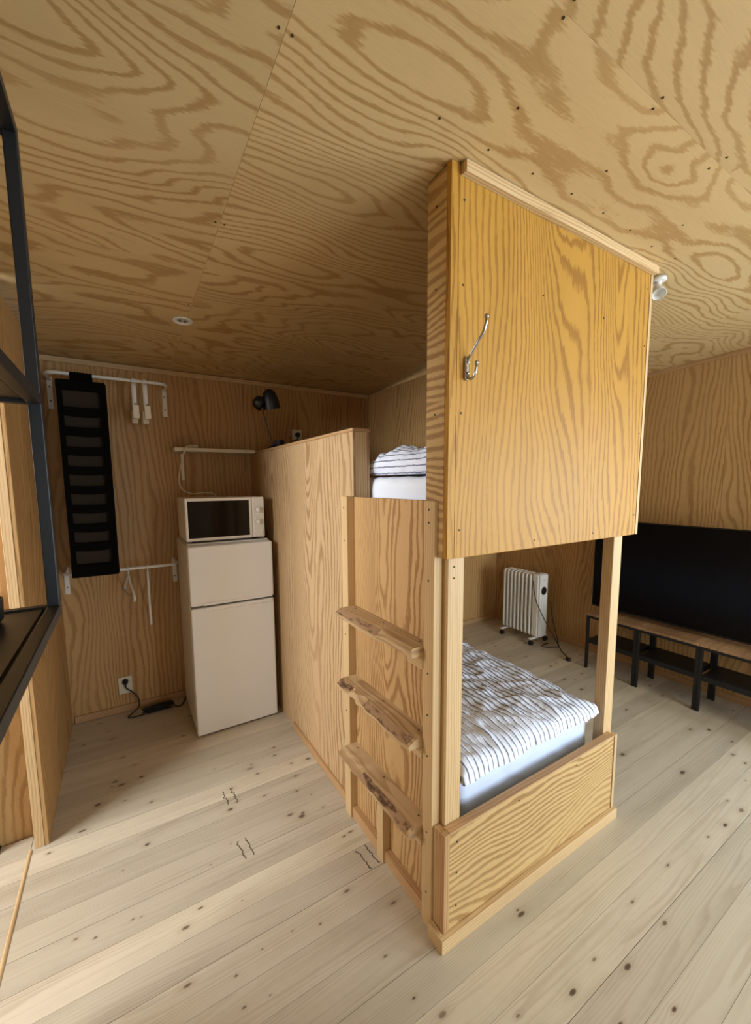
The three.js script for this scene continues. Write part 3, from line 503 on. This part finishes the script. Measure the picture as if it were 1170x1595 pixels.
{ // white wall shelf with bracket, above the microwave
  const t = thing('wall_shelf', 'narrow cream wall shelf above the microwave', 'shelf', [0.5, 1.715, ZB]);
  box('shelf_board', -0.193, 0.322, 0, 0.024, 0.0005, 0.150, M.cream, t, 0.003, 2);
  const b = box('bracket', -0.142, -0.124, -0.185, -0.0005, 0.0005, 0.005, M.whitePaint, t, 0.001, 1); box('bracket_arm', -0.008, 0.008, 0.083, 0.0917, 0.003, 0.13, M.whitePaint, b, 0.001, 1);
  for (const y of [-0.05, 0.03]) cyl('screw', 0.0045, 0.0045, 0.002, [0, y, 0.0032], M.chrome, b, [Math.PI / 2, 0, 0], 10);
  const c = tube('microwave_cable', [[0.44, 1.742, -2.995], [0.40, 1.747, -2.955], [0.375, 1.742, -2.926], [0.360, 1.70, -2.922], [0.335, 1.60, -2.945], [0.325, 1.52, -2.95], [0.345, 1.465, -2.945], [0.40, 1.440, -2.94], [0.47, 1.445, -2.935], [0.53, 1.435, -2.915], [0.56, 1.38, -2.908]], 0.0038, M.cream, scene, 90, 8);
  c.userData = { label: 'thin white cable looping from the wall shelf to the microwave', category: 'cable' };
  const bx = box('socket_box', 0.40, 0.455, 1.7395, 1.762, -3.03, -2.985, M.cream, scene, 0.004, 2); bx.userData = { label: 'small cream connector box on the wall shelf', category: 'connector' };
}
{ // black lamp standing on the end of the half wall
  const t = thing('reading_lamp', 'black two-lobed reading lamp on a thin stem on the half wall', 'lamp', [0.866, 1.7285, -2.66]);
  lathe('base', [[0, 0.022], [0.020, 0.021], [0.034, 0.012], [0.038, 0], [0, 0]], [0, 0, 0], M.black, t);
  tube('stem', [[0, 0.018, 0], [-0.03, 0.12, -0.004], [-0.062, 0.245, -0.01]], 0.0036, M.black, t, 20, 8);
  lathe('head', [[0, 0.045], [0.022, 0.042], [0.038, 0.028], [0.044, 0.004], [0.044, -0.018], [0, -0.018]], [-0.075, 0.285, -0.012], M.black, t, [0, 0, 1.1]);
  lathe('shade', [[0, 0.072], [0.020, 0.068], [0.038, 0.050], [0.050, 0.010], [0.056, -0.052], [0.053, -0.052], [0.044, 0.008], [0, 0.03]], [-0.012, 0.305, 0.004], M.black, t, [0.15, 0, 0.22]);
  const pts = []; for (let i = 0; i < 60; i++) { const a = i * 0.62; pts.push([0.866 + 0.026 * Math.cos(a) + 0.006 * Math.sin(a * 0.37), 1.7345 + 0.006 + 0.034 * (i % 14) / 14 + 0.0035 * Math.sin(i), -2.555 + 0.042 * Math.sin(a) - 0.006 * Math.cos(a * 1.3)]); }
  pts.push([0.918, 1.760, -2.64], [0.925, 1.752, -2.80], [1.0, 1.772, -2.93], [1.12, 1.812, -3.02], [1.185, 1.845, -3.052], [1.192, 1.852, -3.062]);
  const c = tube('lamp_cord', pts, 0.0032, M.rubber, scene, 420, 6); c.userData = { label: 'coiled black lamp cord running from the half wall to the socket', category: 'cord' };
}
function socket(label, x, y, h, plugLabel) {
  const t = thing('wall_socket', label, 'socket', [x, y, ZB], 'wall sockets');
  box('plate', -0.040, 0.040, -h / 2, h / 2, 0.0005, 0.012, M.cream, t, 0.004, 2);
  for (const k of h > 0.1 ? [-1, 1] : [0]) { lathe('outlet', [[0.0195, 0.001], [0.0225, 0.001], [0.0225, 0.0], [0.019, -0.007], [0, -0.007]], [0, k * h * 0.25, 0.0125], M.cream, t, [Math.PI / 2, 0, 0], 24); }
  const p = thing('plug', plugLabel, 'plug', [x + (h > 0.1 ? 0 : 0), y + (h > 0.1 ? h * 0.25 : 0), ZB + 0.0135]);
  lathe('body', [[0, 0.034], [0.011, 0.033], [0.0165, 0.022], [0.0175, 0], [0, 0]], [0, 0, 0], M.rubber, p, [Math.PI / 2, 0, 0]);
  cyl('strain_relief', 0.0062, 0.0046, 0.02, [0, -0.018, 0.020], M.rubber, p, [0, 0, 0], 12);
}
socket('cream wall socket high on the wall behind the half wall', 1.192, 1.878, 0.08, 'black plug in the high wall socket');
socket('cream double wall socket low on the nook wall', -0.055, 0.180, 0.115, 'black plug in the low wall socket');
{ // fridge flex heaped on the floor
  const pts = [[-0.055, 0.186, -3.05], [-0.050, 0.170, -3.042], [-0.02, 0.150, -3.02], [0.012, 0.10, -3.012], [0.010, 0.04, -3.008], [-0.03, 0.008, -3.005], [-0.05, 0.006, -2.97], [-0.01, 0.006, -2.955]];
  for (let i = 0; i < 26; i++) { const a = i * 1.75; pts.push([0.12 + 0.085 * Math.cos(a) + 0.02 * Math.sin(i), 0.006 + 0.0012 * i, -2.975 + 0.022 * Math.sin(a) + 0.012 * Math.cos(i * 2.1)]); }
  pts.push([0.22, 0.010, -2.955], [0.262, 0.008, -2.95], [0.30, 0.012, -3.035], [0.36, 0.06, -3.045]);
  const c = tube('fridge_cord', pts, 0.0042, M.rubber, scene, 320, 6); c.userData = { label: 'black power cord bundled on the nook floor below the socket', category: 'cord' };
}

// ------------------------------------------------------------------ television corner
const STX0 = 3.12, STX1 = 3.385;
function sideTable(label, z0, z1) {
  const t = thing('side_table', label, 'table', [(STX0 + STX1) / 2, 0, (z0 + z1) / 2], 'narrow tables under the television');
  const hx = (STX1 - STX0) / 2, hz = (z1 - z0) / 2, lg = 0.019;
  for (const sx of [-1, 1]) for (const sz of [-1, 1]) box('leg', sx > 0 ? hx - lg : -hx, sx > 0 ? hx : -hx + lg, 0, 0.437, sz > 0 ? hz - lg - 0.001 : -hz + 0.001, sz > 0 ? hz - 0.001 : -hz + lg + 0.001, M.black, t, 0.0015, 1);
  for (const sx of [-1, 1]) box('rail', sx > 0 ? hx - 0.016 : -hx, sx > 0 ? hx : -hx + 0.016, 0.420, 0.4375, -hz + 0.021, hz - 0.021, M.black, t, 0.001, 1);
  box('shelf', -hx + 0.001, hx - 0.001, 0.215, 0.250, -hz + 0.0205, hz - 0.0205, M.blackMetal, t, 0.001, 1);
  const top = board('tabletop', -hx, hx, 0.438, 0.456, -hz + 0.0005, hz - 0.0005, M.rust, t, 'x', { r: 0.002 }); void top;
}
[['the table furthest back toward the heater', -1.825, -1.445], ['the second table from the heater', -1.445, -1.065], ['the third table from the heater', -1.065, -0.685], ['the nearest table at the right edge', -0.685, -0.305]].forEach(([l, a, b]) => sideTable('narrow black-framed table under the television, ' + l, a, b));
{ // television
  const t = thing('television', 'large black flat-screen television on the row of narrow tables', 'television', [3.262, 0.4565, -1.235]);
  const w = 1.27, y0 = 0.03, y1 = 0.742;
  box('housing', 0.0, 0.028, y0, y1, -w / 2, w / 2, M.tvBody, t, 0.004, 3); box('back_cover', 0.0282, 0.055, y0 + 0.05, y0 + 0.42, -0.42, 0.42, M.tvBody, t, 0.008, 3);
  box('screen', -0.0025, 0.0, y0 + 0.014, y1 - 0.008, -w / 2 + 0.008, w / 2 - 0.008, M.screen, t, 0.001, 1);
  for (const z of [-0.46, 0.46]) { const f = thing; void f; box('foot', -0.085, 0.10, 0, 0.012, z - 0.012, z + 0.012, M.tvBody, t, 0.004, 2); box('foot_post', 0.002, 0.026, 0.0122, y0 - 0.0002, z - 0.010, z + 0.010, M.tvBody, t, 0.003, 2); }
}
{ // oil-filled heater
  const t = thing('oil_heater', 'white finned oil-filled heater on casters by the plywood wall', 'heater', [3.245, 0, -2.525]);
  const fin = new THREE.Shape(); const fw = 0.066, y0 = 0.075, y1 = 0.655, r = 0.03;
  fin.moveTo(-fw + r, y0); fin.lineTo(fw - r, y0); fin.quadraticCurveTo(fw, y0, fw, y0 + r); fin.lineTo(fw, y1 - r); fin.quadraticCurveTo(fw, y1, fw - r, y1); fin.lineTo(-fw + r, y1); fin.quadraticCurveTo(-fw, y1, -fw, y1 - r); fin.lineTo(-fw, y0 + r); fin.quadraticCurveTo(-fw, y0, -fw + r, y0);
  const fg = new THREE.ExtrudeGeometry(fin, { depth: 0.008, bevelEnabled: true, bevelThickness: 0.004, bevelSize: 0.003, bevelSegments: 2, curveSegments: 6 });
  for (let i = 0; i < 8; i++) { const m = mesh('fin', fg, M.white, t); m.position.z = -0.190 + i * 0.0425; }
  for (const y of [0.13, 0.60]) cyl('oil_pipe', 0.017, 0.017, 0.33, [0, y, -0.035], M.white, t, [Math.PI / 2, 0, 0]);
  box('control_housing', -0.062, 0.062, 0.072, 0.664, 0.132, 0.2, M.white, t, 0.014, 4); const fp = box('control_panel', -0.056, 0.056, 0.078, 0.660, 0.2002, 0.214, M.whitePaint, t, 0.006, 3);
  lathe('display', [[0, 0.004], [0.035, 0.003], [0.038, 0], [0, 0]], [0, 0.140, 0.0072], M.black, fp, [Math.PI / 2, 0, 0]); box('logo', -0.014, 0.014, 0.236, 0.240, 0.0068, 0.0075, M.seal, fp, 0.0002, 1);
  for (const z of [-0.172, 0.165]) {
    const b = box('axle_bar', -0.118, 0.118, 0.052, 0.066, z - 0.015, z + 0.015, M.white, t, 0.005, 2);
    for (const s of [-1, 1]) { cyl('caster_fork', 0.009, 0.011, 0.02, [s * 0.104, -0.014, 0], M.rubber, b, [0, 0, 0], 12); cyl('caster_wheel', 0.0215, 0.0215, 0.026, [s * 0.104, -0.0375, 0.006], M.rubber, b, [0, 0, Math.PI / 2], 20); }
  }
  const c = tube('heater_cord', [[3.172, 0.60, -2.372], [3.166, 0.58, -2.366], [3.163, 0.50, -2.352], [3.165, 0.40, -2.32], [3.20, 0.22, -2.235], [3.25, 0.08, -2.17], [3.26, 0.012, -2.13], [3.22, 0.005, -2.07], [3.175, 0.005, -2.01], [3.135, 0.005, -1.985]], 0.0042, M.rubber, scene, 90, 8);
  c.userData = { label: 'black heater cord hanging down and trailing over the floor', category: 'cord' };
  const k = tube('looped_cord', [[3.335, 0.40, -2.30], [3.33, 0.25, -2.27], [3.325, 0.10, -2.22], [3.315, 0.010, -2.19], [3.27, 0.0055, -2.205], [3.21, 0.0055, -2.24], [3.20, 0.0055, -2.275], [3.25, 0.0055, -2.29], [3.30, 0.0055, -2.285]], 0.0042, M.rubber, scene, 80, 8);
  k.userData = { label: 'black cord hanging beside the heater and looped on the floor', category: 'cord' };
  const p = thing('plug', 'black unplugged plug lying on the floor near the heater', 'plug', [3.118, 0.017, -1.972]);
  const pb = lathe('body', [[0, 0.034], [0.010, 0.033], [0.016, 0.022], [0.017, 0], [0, 0]], [0, 0, 0], M.rubber, p, [Math.PI / 2, 0, 0.0]); void pb;
  for (const x of [-0.0095, 0.0095]) cyl('pin', 0.0024, 0.0024, 0.019, [x, 0, -0.0095], M.chrome, p, [Math.PI / 2, 0, 0], 10);
}

// ------------------------------------------------------------------ black rack at the left edge
{
  const x0 = -0.3635, x1 = -0.137, z0 = -1.2, z1 = -0.18, y0 = 1.2, y1 = 2.245, p = 0.024;
  const t = thing('metal_rack', 'black metal shelf rack fixed to the wall at the left edge', 'rack', [0, 0, 0]);
  for (const x of [x0, x1 - p]) for (const z of [z0, z1 - p]) box('upright', x, x + p, y0, y1, z, z + p, M.blackMetal, t, 0.0025, 2);
  for (const y of [y0, 1.678, y1 - p]) {
    for (const x of [x0, x1 - p]) box('side_bar', x, x + p, y, y + p, z0 + p + 0.0002, z1 - p - 0.0002, M.blackMetal, t, 0.0025, 2);
    for (const z of [z0, z1 - p]) box('end_bar', x0 + p + 0.0002, x1 - p - 0.0002, y, y + p, z, z + p, M.blackMetal, t, 0.0025, 2);
  }
  for (const y of [y0 + 0.008, 1.686]) box('shelf', x0 + p + 0.0004, x1 - p - 0.006, y, y + 0.012, z0 + p + 0.0004, z1 - p - 0.0004, M.blackMetal, t, 0.002, 1);
  const pan = thing('pan', 'black round pan standing on the lower shelf of the rack', 'pan', [-0.268, y0 + 0.0205, -1.095]);
  lathe('bowl', [[0, 0.003], [0.038, 0.003], [0.044, 0.012], [0.046, 0.050], [0.049, 0.050], [0.047, 0.009], [0.040, 0], [0, 0]], [0, 0, 0], M.black, pan, [0, 0, 0], 40);
  const mp = thing('metal_post', 'slim black metal post against the brown plywood wall at the left edge', 'post', [-0.541, 0, -2.128]);
  box('tube', -0.02, 0.02, 0.008, 1.1, -0.02, 0.02, M.blackMetal, mp, 0.003, 2); box('foot_plate', -0.024, 0.024, 0, 0.0078, -0.024, 0.024, M.blackMetal, mp, 0.002, 1);
}

renderer.render(scene, camera);
